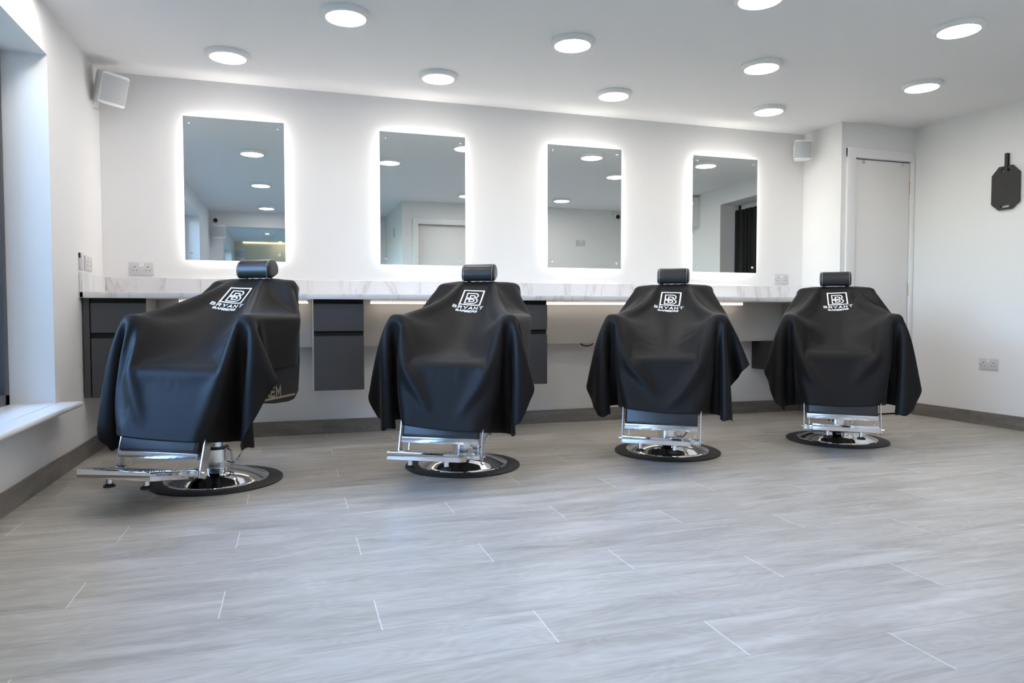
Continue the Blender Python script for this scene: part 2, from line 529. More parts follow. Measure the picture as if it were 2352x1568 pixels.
# ------------------------------------------------------------------ downlights
dl = thing('downlight', '', 'ceiling light', (0, 0, HC))
b = MB(); b.lathe([(.0, 0), (.124, 0), (.1255, -.006), (.124, -.018), (.118, -.026), (.108, -.0285), (.1025, -.0285), (.101, -.026), (.0, -.026)])
b.build('lamp_housing', 'plastic', dl)
b = MB(); b.cyl((0, 0, 0), .101, -.0275, -.0262, 64)
b.build('diffuser', 'lamp', dl)
GL = 'round white ceiling downlights'
rowsL = [
 (4.575, [(-.355, 'lit ceiling downlight nearest the mirrors, above the leftmost mirror'), (.920, 'lit ceiling downlight nearest the mirrors, above the second mirror'), (2.171, 'lit ceiling downlight nearest the mirrors, above the third mirror'), (3.46, 'lit ceiling downlight nearest the mirrors, above the rightmost mirror')]),
 (3.79, [(-.98, 'lit ceiling downlight out of frame above the window'), (.278, 'lit ceiling downlight at the top left of the photo'), (1.54, 'lit ceiling downlight at top centre, between two others'), (2.81, 'middle of the three lit downlights stacked right of centre'), (4.09, 'lit ceiling downlight above the cupboard door')]),
 (2.98, [(-.358, 'upper of the three downlights reflected in the leftmost mirror'), (.944, 'downlight reflected at the left edge of the second mirror'), (2.196, 'lit ceiling downlight cut by the top edge of the photo'), (3.463, 'large lit ceiling downlight at the top right of the photo')]),
 (2.10, [(.278, 'lit ceiling downlight behind the camera, left'), (2.81, 'lit ceiling downlight behind the camera, middle'), (4.10, 'lit ceiling downlight behind the camera, right')]),
 (1.26, [(-.351, 'middle of the three downlights reflected in the leftmost mirror'), (2.17, 'downlight showing as a sliver at the second mirror edge'), (3.481, 'lowest of the three downlights reflected in the third mirror')]),
 (-.617, [(-.351, 'lowest of the three downlights reflected in the leftmost mirror')]),
]
first = True
for y, xs in rowsL:
    for x, post in xs:
        if first:
            dl.location = (x, y, HC); dl['label'] = post; dl['group'] = GL; first = False
        else:
            dup(dl, (x, y, HC), 0, post, GL)
sp = thing('spotlight', 'small warm ceiling spotlight of the rear room, nearer one', 'ceiling light', (-.458, -4.09, HC), 0, 'rear room spotlights')
b = MB(); b.lathe([(0, 0), (.045, 0), (.045, -.006), (.033, -.008), (0, -.008)], 32); b.build('lamp_housing', 'plastic', sp)
b = MB(); b.cyl((0, 0, 0), .031, -.011, -.0085, 32); b.build('diffuser', 'spot', sp)
dup(sp, (-.248, -5.6, HC), 0, 'small warm ceiling spotlight of the rear room, by the far wall', 'rear room spotlights')

# ------------------------------------------------------------------ mirrors
def mirror(x0, x1, z0, z1, lab):
    cx = (x0 + x1) / 2
    r = thing('wall_mirror', lab, 'mirror', (cx, YB, z0), 0, 'backlit mirrors above the worktop')
    w = (x1 - x0) / 2; h = z1 - z0
    yf = -.040
    b = MB(); b.box(-w, w, yf, yf + .005, 0, h, .0008, 1); b.build('mirror_glass', 'mirror', r, smooth=False)
    i = .032
    b = MB(); b.box(-w + i + .004, w - i - .004, -.032, -.001, i + .004, h - i - .004); b.build('back_box', 'plastic', r, smooth=False)
    b = MB(); t_ = .003
    ya, yb = -.017, -.004
    b.box(-w + i, -w + i + t_, ya, yb, i, h - i); b.box(w - i - t_, w - i, ya, yb, i, h - i)
    b.box(-w + i, w - i, ya, yb, i, i + t_); b.box(-w + i, w - i, ya, yb, h - i - t_, h - i)
    b.build('led_backlight', 'led', r, smooth=False)
    for sx in (-1, 1):
        for z in (.045, h - .045):
            b = MB(); b.lathe([(0, -.010), (.005, -.0095), (.0085, -.006), (.009, 0)], 20)
            for v in b.bm.verts: v.co = Vector((v.co.x + sx * (w - .04), yf + v.co.z, v.co.y + z))
            b.build('fixing_cap', 'chrome', r)
    return r
K = (5.10 - 0) / 5.14     # the panes stand four centimetres off the wall
def mx_(v): return v * K
def mz_(v): return CAM_H + (v - CAM_H) * K
for (x0, x1, z0, z1, lab) in (
    (-.684, -.047, 1.208, 2.160, 'frameless backlit mirror nearest the window, behind the left chair'),
    (.604, 1.2335, 1.205, 2.157, 'frameless backlit mirror, second from the window, reflecting a white door'),
    (1.884, 2.511, 1.207, 2.155, 'frameless backlit mirror, third from the window, reflecting a wall socket'),
    (3.158, 3.7835, 1.196, 2.155, 'frameless backlit mirror at the right end, reflecting a black curtain')):
    mirror(mx_(x0), mx_(x1), mz_(z0), mz_(z1), lab)

# ------------------------------------------------------------------ worktop and units
b = MB()
b.box(XL + .001, 4.254, 4.60, YB - .001, .940, .976, .003, 2)
b.build('worktop_temp', 'marble').name = 'worktop'
wt = bpy.data.objects['worktop']
tag(wt, 'long white marble-effect worktop with upstand under the mirrors', 'worktop')
b = MB(); b.box(XL + .022, 4.232, YB - .021, YB - .001, .976, 1.087, .002, 1); b.build('back_upstand', 'marble', wt)
b = MB(); b.box(XL + .001, XL + .021, 4.60, YB - .001, .940, 1.087, .002, 1); b.build('side_upstand', 'marble', wt)
b = MB(); b.box(4.233, 4.254, YD + .02, YB - .001, .976, 1.087, .002, 1); b.build('side_upstand', 'marble', wt)

def unit(x0, x1, lab, filler=False):
    r = thing('drawer_unit', lab, 'drawer unit', ((x0 + x1) / 2, 4.64, .357), 0, 'wall-hung drawer units under the worktop')
    w = (x1 - x0) / 2
    zt = .583
    b = MB(); b.box(-w, w, .022, .355, 0, zt); b.build('carcass', 'carc', r, smooth=False)
    b = MB()
    b.box(-w + .001, w - .001, .017, .0225, .34, .385); b.build('handle_recess', 'groove', r, smooth=False)
    bx('handle_recess', 'groove', -w + .001, w - .001, .016, .0225, .553, zt, r)
    for z0, z1 in ((0.0, .347), (.380, .5545)):
        b = MB(); b.box(-w, w, 0, .019, z0, z1, .0015, 1)
        b.build('drawer_front', 'anth', r, smooth=False)
    if filler:
        b = MB(); b.box(-w - .038, -w - .006, 0, .355, 0, zt); b.build('filler_panel', 'anth', r, smooth=False)
    return r
unit(-1.128, -.838, 'dark grey two-drawer unit in the corner by the window', True)
unit(.122, .4355, 'dark grey two-drawer unit between the first two chairs')
unit(1.388, 1.7005, 'dark grey two-drawer unit behind the second chair, half hidden')
unit(3.95, 4.25, 'dark grey two-drawer unit behind the rightmost chair')
tag(bx('power_box', 'black', 3.745, 3.93, 4.90, 5.139, .383, .617, None, .004), 'black box under the duct behind the rightmost chair', 'box')
dp = MB(); dp.box(XL + .01, 4.25, 5.0, YB - .001, .622, .939)
dpo = dp.build('service_panel', 'cream', smooth=False)
tag(dpo, 'cream service duct panel running along the wall under the worktop', 'panel')
def ledbar(x0, x1, lab):
    r = thing('led_bar', lab, 'led light', (x0, 4.93, .94), 0, 'LED bars under the worktop')
    L_ = x1 - x0
    b = MB(); b.box(0, L_, -.012, .014, -.0135, -.0005, .001, 1); b.build('bar_housing', 'brushed', r, smooth=False)
    b = MB(); b.box(.004, L_ - .004, -.0125, .012, -.022, -.0136, .002, 2); b.build('diffuser', 'ledbar', r)
    b = MB()
    n = int(L_ / .0125)
    for k in range(n): b.box(.006 + k * .0125, .006 + k * .0125 + .007, -.0145, -.0121, -.011, -.004)
    b.build('led_row', 'leddot', r, smooth=False)
ledbar(-.70, .10, 'lit LED bar under the worktop behind the left chair')
ledbar(.505, 1.36, 'lit LED bar under the worktop between the first and second chairs')
ledbar(1.705, 3.50, 'long lit LED bar under the worktop behind the third chair')
for x, lab in ((3.38, 'black cable loop under the duct beside the right chair'), (2.17, 'black cable end under the duct beside the third chair')):
    b = MB(); b.tube([(x + .05 * math.cos(a), 5.03, .622 - .022 * math.sin(a)) for a in [math.pi * k / 12 for k in range(13)]], .005, 8)
    tag(b.build('cable', 'black'), lab, 'cable')

# ------------------------------------------------------------------ sockets (face looks along -y at the origin)
def socket():
    r = thing('double_socket', '', 'socket')
    b = MB(); b.box(-.073, .073, -.009, .0, -.043, .043, .003, 2); b.build('face_plate', 'plastic2', r)
    for s in (-1, 1):
        bx('switch_rocker', 'plastic', s * .0069 - .0061, s * .0069 + .0061, -.0125, -.009, .011, .034, r, .0015, 1)
        c = s * .0385
        bx('pin_hole', 'hole', c - .0022, c + .0022, -.0094, -.0088, .005, .016, r)
        for q in (-.0115, .0115): bx('pin_hole', 'hole', c + q - .0035, c + q + .0035, -.0094, -.0088, -.0148, -.010, r)
        b = MB(); b.cyl((s * .0625, 0, 0), .0032, -.0096, -.0085, 14, axis='y'); b.build('screw', 'brushed', r)
    return r
s0 = socket()
s0.location = (-.9465, YB, 1.145); s0['label'] = 'white double wall socket left of the mirrors above the worktop'
GS = 'double wall sockets'; s0['group'] = GS
dup(s0, (4.035, YB, 1.149), 0, 'white double wall socket right of the mirrors above the worktop', GS)
dup(s0, (XL, 4.79, 1.149), R(90), 'white double wall socket on the window wall above the worktop', GS)
dup(s0, (xr(4.0), 4.0, .466), R(-90) + .03, 'white double wall socket low on the right wall', GS)
dup(s0, (4.06, .54, 1.90), R(180), 'high double wall socket reflected in the third mirror', GS)
r = thing('light_switch', 'white switch plate with a dark slot beside the socket on the window wall', 'switch', (XL, 4.636, 1.152))
b = MB(); b.box(0, .010, -.030, .030, -.050, .050, .003, 2); b.build('face_plate', 'plastic2', r)
b = MB(); b.box(.010, .016, -.010, .010, -.02, .04, .002, 1); b.build('switch_rocker', 'plastic', r)
b = MB(); b.box(.002, .0115, -.0312, -.029, .018, .046); b.build('slot', 'hole', r, smooth=False)
tag(bx('wall_vent', 'plastic2', 1.418, 1.43, -.235, -.19, 1.98, 2.105, None, .002), 'small narrow wall plate on the side wall, reflected in the second mirror', 'vent')
tag(bx('wall_box', 'plastic', xr(1.5) - .13, xr(1.5) + .0, 1.25, 2.10, 1.985, 2.375, None, .012), 'white wall-mounted box high on the right wall, at the edge of the last mirror', 'heater')

# ------------------------------------------------------------------ speakers
def speaker(name, label, loc, rz, tilt, rollz=0.0, wall_dir=None):
    r = thing(name, label, 'speaker', loc, rz, 'white corner speakers')
    rot = Matrix.Rotation(tilt, 4, 'X') @ Matrix.Rotation(0, 4, 'Y')
    def X(b):
        for v in b.bm.verts: v.co = rot @ v.co
    w, hh, dpt = .088, .095, .125
    n = 14
    front = [(-w + 2 * w * k / n, -dpt * .45 - .022 * (1 - (2 * k / n - 1) ** 2)) for k in range(n + 1)]
    back = [(.045, dpt * .55), (-.045, dpt * .55)]
    out = front + back
    b = MB(); b.prism(out, lambda a, c, t_: Vector((a, c, -hh + t_)), 2 * hh)
    bmesh.ops.bevel(b.bm, geom=[e for e in b.bm.edges if abs(e.verts[0].co.z - e.verts[1].co.z) < 1e-6], offset=.006, segments=2, affect='EDGES')
    X(b); b.build('cabinet', 'plastic', r)
    b = MB()
    b.strip([[Vector((a * .97, c - .0015, z)) for a, c in front] for z in (-hh + .016, hh - .016)])
    X(b); b.build('grille', 'grille', r)
    b = MB()
    b.tube([(0, .055, .02), (0, .10, .03), (wall_dir[0] * .6, .10 + wall_dir[1] * .6, .03), (wall_dir[0], .10 + wall_dir[1], .03)], .010, 10)
    b.box(wall_dir[0] - .022, wall_dir[0] + .022, .095 + wall_dir[1], .105 + wall_dir[1], -.03, .085, .003, 1)
    b.build('wall_bracket', 'plastic', r)
    if rz > 0 and rz < 1: b = MB(); b.tube([(-.01, .06, -.03), (-.03, .09, -.07), (-.035, .11, -.11), (-.015, .075, -.125), (0, .06, -.105)], .003, 6); b.build('cable', 'plastic2', r)
    return r
speaker('speaker', 'white corner speaker in the left corner above the worktop', (-1.078, 4.955, 2.243), R(48), R(17), 0, (-.0, .045))
speaker('speaker', 'white corner speaker in the right corner beside the door alcove', (4.108, 5.0, 2.222), R(-20), R(3), 0, (.0, .06)).scale = (.84, .84, .84)
speaker('speaker', 'white corner speaker on the pier, reflected in the first mirror', (-1.03, -1.06, 2.07), R(180), R(4), 0, (.0, .03))
speaker('speaker', 'white corner speaker in the rear room, reflected in the first mirror', (-1.05, -5.6, 2.12), R(180), R(4), 0, (.0, .09))
def cctv(loc, lab, rz):
    r = thing('security_camera', lab, 'camera', loc, rz, 'security cameras')
    b = MB(); b.cyl((0, 0, 0), .045, .0, .025, 24, axis='y'); 
    b.tube([(0, .02, 0), (0, .05, -.01), (0, .09, -.015)], [.02, .03, .033], 20)
    b.build('camera_body', 'plastic', r)
    b = MB(); b.cyl((0, .0, -.016), .031, .085, .101, 24, axis='y'); b.build('lens_cover', 'shell', r)
cctv((4.62, .54, 2.31), 'white round security camera reflected in the third mirror', 0)
cctv((-1.085, -1.2, 2.26), 'white round security camera above the pier speaker, in the first mirror', 0)

# ------------------------------------------------------------------ hanging board on the right wall
yy, zz = 3.895, 1.772
r = thing('hanging_board', 'black elongated octagonal board with two handle slots hanging on the right wall', 'board', (xr(yy) - .022, yy, zz), .03)
outer = [(.104, .100), (.050, .158), (-.050, .158), (-.104, .100), (-.104, -.112), (-.050, -.160), (.050, -.160), (.104, -.112)]
def slot(zc, hw=.034, hh=.0095):
    o = []
    for cx, a0 in ((hw - hh, -90), (-hw + hh, 90)):
        for k in range(7):
            a = R(a0 + 180 * k / 6); o.append((cx + hh * math.cos(a), zc + hh * math.sin(a)))
    return o
b = MB()
bm = b.bm
for xq in (0, .012):
    es = []
    for loop in (outer, slot(.126), slot(-.136)):
        vs2 = [bm.verts.new((xq, p, q)) for p, q in loop]
        es += [bm.edges.new((vs2[i], vs2[(i + 1) % len(vs2)])) for i in range(len(vs2))]
    bmesh.ops.triangle_fill(bm, edges=es, use_beauty=True)
bm.verts.ensure_lookup_table()
n_ = len(bm.verts) // 2
off = 0
for loop in (outer, slot(.126), slot(-.136)):
    L_ = len(loop)
    for i in range(L_):
        j = (i + 1) % L_
        bm.faces.new((bm.verts[off + i], bm.verts[off + j], bm.verts[n_ + off + j], bm.verts[n_ + off + i]))
    off += L_
b.build('board', 'black', r, smooth=False)
b = MB()
b.box(-.004, .0, -.005 - .012, -.005 + .012, .118, .250, .001, 1); b.box(.012, .015, -.005 - .012, -.005 + .012, .118, .250, .001, 1); b.box(-.004, .015, -.017, .007, .114, .118)
b.box(-.008, .018, .004, .032, .135, .155, .004, 2)
b.build('strap', 'black', r)
b = MB(); b.cyl((0, -.005, .243), .006, -.002, .022, 16, axis='x'); b.build('hook', 'brushed', r)
b = MB(); b.lathe([(.012, 0), (.0145, .0007), (.017, 0)], 32)
for v in b.bm.verts: v.co = Vector((-v.co.z - .0001, v.co.x, v.co.y))
b.build('badge', 'shell', r)


# ------------------------------------------------------------------ lettering from strokes
GLY = {
 'B': [[(0, 0), (0, 1), (.55, 1), (.72, .88), (.72, .65), (.55, .53), (0, .53)], [(.55, .53), (.78, .40), (.78, .14), (.58, 0), (0, 0)]],
 'R': [[(0, 0), (0, 1), (.55, 1), (.76, .88), (.76, .62), (.55, .48), (0, .48)], [(.42, .48), (.80, 0)]],
 'Y': [[(0, 1), (.42, .48), (.84, 1)], [(.42, .48), (.42, 0)]],
 'A': [[(0, 0), (.42, 1), (.84, 0)], [(.17, .34), (.67, .34)]],
 'N': [[(0, 0), (0, 1), (.74, 0), (.74, 1)]],
 'T': [[(0, 1), (.82, 1)], [(.41, 1), (.41, 0)]],
 'E': [[(.72, 1), (0, 1), (0, 0), (.72, 0)], [(0, .51), (.6, .51)]],
 'S': [[(.72, .86), (.55, 1), (.18, 1), (.02, .84), (.04, .64), (.20, .54), (.56, .47), (.73, .34), (.72, .14), (.55, 0), (.16, 0), (0, .14)]],
 'M': [[(0, 0), (0, 1), (.44, .25), (.88, 1), (.88, 0)]],
}
def stroke_quads(pts, w, seg=.012):
    """mitred ribbon along a polyline, cut in short pieces"""
    P = [np.array(p, float) for p in pts]
    n = len(P); L = []; Rr = []
    for i, p in enumerate(P):
        d0 = (P[i] - P[i - 1]) if i > 0 else (P[1] - P[0])
        d1 = (P[i + 1] - P[i]) if i < n - 1 else (P[-1] - P[-2])
        d0 = d0 / np.linalg.norm(d0); d1 = d1 / np.linalg.norm(d1)
        t_ = d0 + d1; t_ /= max(np.linalg.norm(t_), 1e-6)
        nn_ = np.array((-t_[1], t_[0])); c_ = max(.45, nn_ @ np.array((-d0[1], d0[0])))
        q = p.copy()
        if i == 0: q = p - d1 * w / 2
        if i == n - 1: q = p + d0 * w / 2
        L.append(q + nn_ * w / 2 / c_); Rr.append(q - nn_ * w / 2 / c_)
    out = []
    for i in range(n - 1):
        k = max(1, int(math.ceil(np.linalg.norm(P[i + 1] - P[i]) / seg)))
        for j in range(k):
            a, b_ = j / k, (j + 1) / k
            out.append((L[i] + (L[i + 1] - L[i]) * a, L[i] + (L[i + 1] - L[i]) * b_, Rr[i] + (Rr[i + 1] - Rr[i]) * b_, Rr[i] + (Rr[i + 1] - Rr[i]) * a))
    return out
def text_quads(s, x0, x1, y0, h, w, ratio=.8):
    """letters spread between x0 and x1, baseline y0 (y up)"""
    adv = (x1 - x0 - h * ratio) / (len(s) - 1)
    q = []
    for i, c in enumerate(s):
        ox = x0 + i * adv
        for st in GLY[c]:
            q += stroke_quads([(ox + a * h * ratio / .8, y0 + b_ * h) for a, b_ in st], w, .02)
    return q
def quads_obj(name, quads, f, mt, parent):
    b = MB()
    for q in quads: b.bm.faces.new([b.bm.verts.new(f(p[0], p[1])) for p in q])
    return b.build(name, mt, parent, smooth=False, recalc=False)

# ------------------------------------------------------------------ barber chair (faces -y, base centre at the origin)
def F(x, f_, z): return Vector((x, -f_, z))
def RX(a): return Matrix.Rotation(a, 3, 'X')
CHG = 'barber chairs in front of the mirrors'
ch = thing('barber_chair', '', 'barber chair')
b = MB(); b.lathe([(.236, .001), (.314, 0), (.318, .003), (.318, .008), (.312, .0125), (.252, .015), (.236, .014)], 96); b.build('base_mat', 'rubber', ch, ang=50)
b = MB(); b.lathe([(.250, .0145), (.2485, .0185), (.243, .020), (.236, .0185), (.228, .021), (.195, .036), (.16, .0495), (.12, .0600), (.09, .0655), (.066, .0695), (.060, .072), (.0, .072)], 96); b.build('base_dome', 'chrome', ch, ang=25)
b = MB(); b.lathe([(0, .060), (.061, .060), (.063, .064), (.063, .068), (.0575, .070), (.0575, .166), (.055, .170), (0, .170)], 48)
hs = b.build('pump_housing', 'chrome', ch, ang=30)
b = MB(); b.lathe([(.057, .1695), (.0585, .171), (.0585, .176), (.046, .177), (0, .177)], 48); b.build('collar', 'black', hs)
# name plate on the housing
la0 = R(-28)
def onh(x, y, rr=.0582): return Vector((rr * math.sin(la0 * -1 + x / .0575) * 1.0, -rr * math.cos(la0 * -1 + x / .0575), y))
b = MB(); b.strip([[onh(-.036 + .072 * k / 14, z, .0581) for k in range(15)] for z in (.076, .103)])
b.build('name_plate', 'labelm', hs)
q = text_quads('REM', -.028, .004, .083, .010, .0026)
q += stroke_quads([(.013 + .0065 * math.cos(R(a)), .089 + .0065 * math.sin(R(a))) for a in range(150, 430, 25)], .002, .01) + stroke_quads([(.010, .092), (.016, .085)], .002) + stroke_quads([(.013, .094), (.013, .101)], .003)
q += stroke_quads([(-.034, .078), (.034, .078), (.034, .101), (-.034, .101), (-.034, .079)], .0007)
quads_obj('name_print', q, lambda x, y: onh(x, y, .0586), 'ink', hs)
b = MB(); b.cyl((0, 0, 0), .040, .176, .45, 40); b.build('piston', 'chrome', ch)
b = MB()
b.tube([(.045, .0, .163), (.070, .0, .165), (.079, .0, .157), (.083, .002, .118), (.083, .004, .098)], .0045, 10)
b.tube([(.050, .004, .098), (.098, .004, .096)], .006, 12)
b.tube([(.096, .004, .096), (.118, .01, .125), (.143, .02, .178)], .005, 10)
b.cyl((.148, .02, .182), .009, -.012, .014, 16, axis='x')
b.build('pump_lever', 'chrome', ch)
b = MB()
b.tube([(-.03, -.02, .43), (-.075, -.06, .30), (-.08, -.06, .19), (-.05, -.04, .135)], .004, 8)
b.tube([(.0, -.12, .44), (-.05, -.09, .25)], .006, 8)
b.build('release_rod', 'black', ch)
b = MB(); b.box(-.20, .20, -.24, .18, .405, .45, .008); b.box(-.10, .10, -.10, .10, .385, .41, .006); b.build('seat_frame', 'shell', ch)
b = MB(); b.box(-.262, .262, -.335, .195, .456, .600, .045, 4); b.build('seat_cushion', 'leather', ch)
for s in (-1, 1):
    prof = [(.205, .795), (.200, .60), (.172, .47), (.135, .418), (.02, .404), (-.12, .398), (-.18, .402), (-.225, .44), (-.245, .60), (-.235, .795)]
    b = MB(); b.prism(prof, lambda a, c, t_: F(s * .285 + s * t_, a, c), .049)
    bmesh.ops.bevel(b.bm, geom=list(b.bm.edges), offset=.004, segments=2, affect='EDGES')
    sp_ = b.build('side_panel', 'shell', ch)
    b = MB()
    b.strip([[F(s * .3345, f_, z0) for f_ in (.15, .06, -.06, -.185)] for z0 in (.424, .434)])
    b.build('badge_line', 'gold', sp_, smooth=False, recalc=False)
    q = text_quads('REM', 0, .135, .440, .044, .010)
    quads_obj('badge_lettering', q, (lambda x, y: F(s * .3352, .098 - x, y)) if s > 0 else (lambda x, y: F(s * .3352, -.04 + x, y)), 'gold', sp_)
    b = MB(); b.tube([F(s * .337, .022, .505), F(s * .337, .020, .528)], .0035, 8); b.tube([F(s * .337, .022, .492), F(s * .337, .022, .497)], .0035, 8); b.build('panel_pin', 'silver', sp_)
    b = MB(); b.box(s * .267 if s > 0 else -.345, .345 if s > 0 else -.267, -.226, .235, .786, .838, .018, 3); b.build('armrest', 'leather', ch)
b = MB()
b.box(-.252, .252, -.05, .05, -.25, .25, .032, 4)
for v in b.bm.verts: v.co = RX(-.347) @ v.co + Vector((0, .30, .785))
b.build('backrest', 'leather', ch)
hprof = [(-.347, 1.047), (-.339, 1.075), (-.342, 1.108), (-.357, 1.134), (-.380, 1.147), (-.405, 1.150), (-.430, 1.141), (-.449, 1.119), (-.455, 1.092), (-.449, 1.071), (-.425, 1.060), (-.40, 1.048), (-.37, 1.042)]
b = MB()
cxp = sum(a for a, c in hprof) / len(hprof); czp = sum(c for a, c in hprof) / len(hprof)
rows = []
for x, sc in ((-.1035, .0), (-.1033, .55), (-.1015, .84), (-.096, .965), (-.088, 1.0), (-.04, .985), (0, .98), (.04, .985), (.088, 1.0), (.096, .965), (.1015, .84), (.1033, .55), (.1035, .0)):
    rows.append([F(x, cxp + (a - cxp) * sc, czp + (c - czp) * sc) for a, c in hprof + hprof[:1]])
b.strip(rows); bmesh.ops.remove_doubles(b.bm, verts=b.bm.verts, dist=1e-5)
hr = b.build('headrest', 'leather', ch, ang=80)
sb = hr.modifiers.new('s', 'SUBSURF'); sb.levels = 1; sb.render_levels = 2

for s in (-1, 1):
    b = MB()
    loop = []
    n = len(hprof)
    for i in range(n):
        p0, p1, p2, p3 = [np.array(hprof[(i + k) % n]) for k in (-1, 0, 1, 2)]
        for t_ in np.linspace(0, 1, 7)[:-1]:
            loop.append(.5 * ((2 * p1) + (-p0 + p2) * t_ + (2 * p0 - 5 * p1 + 4 * p2 - p3) * t_ ** 2 + (-p0 + 3 * p1 - 3 * p2 + p3) * t_ ** 3))
    for i in range(0, len(loop), 2):
        a, c = loop[i], loop[(i + 1) % len(loop)]
        sc = 1.0
        b.tube([F(s * .0875, cxp + (a[0] - cxp) * sc, czp + (a[1] - czp) * sc), F(s * .0875, cxp + (c[0] - cxp) * sc, czp + (c[1] - czp) * sc)], .0011, 5)
    b.build('stitching', 'thread', hr)
b = MB()
for s in (-1, 1):
    b.box(s * .074 - .008, s * .074 + .008, .41, .417, .95, 1.078, .001, 1)
b.build('headrest_bar', 'chrome', ch)
# leg rest
b = MB()
b.box(-.198, .198, -.03, .03, -.16, .15, .014, 3)
for v in b.bm.verts: v.co = RX(-.341) @ Vector((v.co.x, v.co.y, v.co.z)) + Vector((0, -.362, .372))
lr = b.build('leg_rest', 'leather', ch)
b = MB(); b.box(-.199, .199, -.434, -.385, .199, .2285, .002, 2); b.build('chrome_trim', 'brushed', lr)
# linkage bars
for s in (-1, 1):
    b = MB()
    for dx, w_, f0, z0, f1, z1 in ((.212, .024, .424, .118, .318, .47), (.180, .0060, .372, .150, .285, .46)):
        d = Vector((0, -(f1 - f0), z1 - z0)).normalized(); n_v = Vector((0, d.z, -d.y))
        P0, P1 = F(s * dx, f0, z0), F(s * dx, f1, z1)
        pts = [P0 - n_v * w_, P0 + n_v * w_, P1 + n_v * w_, P1 - n_v * w_]
        A = [b.bm.verts.new(p) for p in pts]; B = [b.bm.verts.new(p + Vector((s * .005, 0, 0))) for p in pts]
        b.bm.faces.new(A); b.bm.faces.new(B[::-1])
        for i in range(4): b.bm.faces.new((A[i], A[(i + 1) % 4], B[(i + 1) % 4], B[i]))
    b.build('footrest_arm', 'brushed', ch, smooth=False)
# footrest
zf = lambda f_: .204 - (.697 - f_) * .19
fr_ = MB()
fr_.box(-.175, .175, -.697, -.425, -.019, .019, .003, 2)
for v in fr_.bm.verts: v.co.z += zf(-v.co.y) - .019
fo = fr_.build('footrest', 'chrome', ch)
b = MB()
for k in range(15):
    f_ = .69 - k * .0165
    for s in (-1, 1): b.cyl((s * .1705, -f_, zf(f_)), .0044, -.001, .0024, 10)
b.build('edge_studs', 'chrome', fo)
b = MB()
for k in range(9):
    x = -.12 + .03 * k
    for v in b.box(x - .003, x + .003, -.67, -.46, -.001, .0018): v.co.z += zf(-v.co.y)
b.build('tread', 'chrome', fo)
b = MB(); b.cyl((0, -.425, .143), .008, -.232, .232, 16, axis='x'); b.box(-.21, -.168, -.45, -.415, .128, .160, .003); b.box(.168, .21, -.45, -.415, .128, .160, .003)
b.build('pivot', 'chrome', fo)
for s in (-1, 1):
    b = MB(); b.cyl((s * .090, -.615, 0), .0115, .119, zf(.615) - .03, 20); ft = b.build('footrest_leg', 'chrome', fo)
    b = MB(); b.cyl((s * .090, -.615, 0), .0235, .1125, .120, 28); b.cyl((s * .090, -.615, 0), .015, .120, .127, 24); b.build('rubber_foot', 'rubber', ft)

CH = [(-.379, 3.829, -28.8, 'black barber chair with chrome footrest nearest the window, turned to the left'),
      (.896, 3.813, -28.7, 'black barber chair with chrome footrest, second from the window'),
      (2.186, 3.823, -34.5, 'black barber chair with chrome footrest, third from the window'),
      (3.472, 3.835, -38.4, 'black barber chair with chrome footrest, farthest right beside the white door')]
roots = []
for i, (x, y, a, lab) in enumerate(CH):
    if i == 0:
        ch.location = (x, y, 0); ch.rotation_euler = (0, 0, R(a)); ch['label'] = lab; ch['group'] = CHG
        roots.append(ch)
    else:
        roots.append(dup(ch, (x, y, 0), R(a), lab, CHG))

# ------------------------------------------------------------------ capes (draped cloth grids, settled over the chair)
LOGO_FRAME = [[(0, 0), (1, 0), (1, 1), (0, 1), (0, -.036)]]
def arc(cx, cy, rx, ry, a0, a1, n=8): return [(cx + rx * math.cos(R(a0 + (a1 - a0) * k / n)), cy + ry * math.sin(R(a0 + (a1 - a0) * k / n))) for k in range(n + 1)]
LOGO_B = [
 [(.22, .48), (.22, .81), (.56, .81)] + arc(.60, .65, .175, .16, 80, -42) + [(.70, .49)] + arc(.58, .30, .225, .19, 52, -88) + [(.22, .11), (.22, .40), (.55, .40)] + arc(.56, .32, .075, .08, 80, -80) + [(.40, .24), (.40, .40)],
 [(.22, .48), (.56, .48)] + arc(.57, .57, .07, .09, -80, 80) + [(.40, .66), (.40, .49)],
]
SH = -.06
def logo_quads(u0, v0, S):
    out = []
    def add(qs): out.extend([[(u0 + (p[0] - .5) * S, v0 + (1 - p[1]) * S) for p in q] for q in qs])
    for st in LOGO_FRAME: add(stroke_quads(st, .072, .07))
    for st in LOGO_B: add(stroke_quads(st, .062, .07))
    add(text_quads('BRYANT', -.26, 1.22, -.30, .17, .046, .95))
    add(text_quads('BARBERS', -.04, 1.00, -.52, .12, .036, .95))
    return out
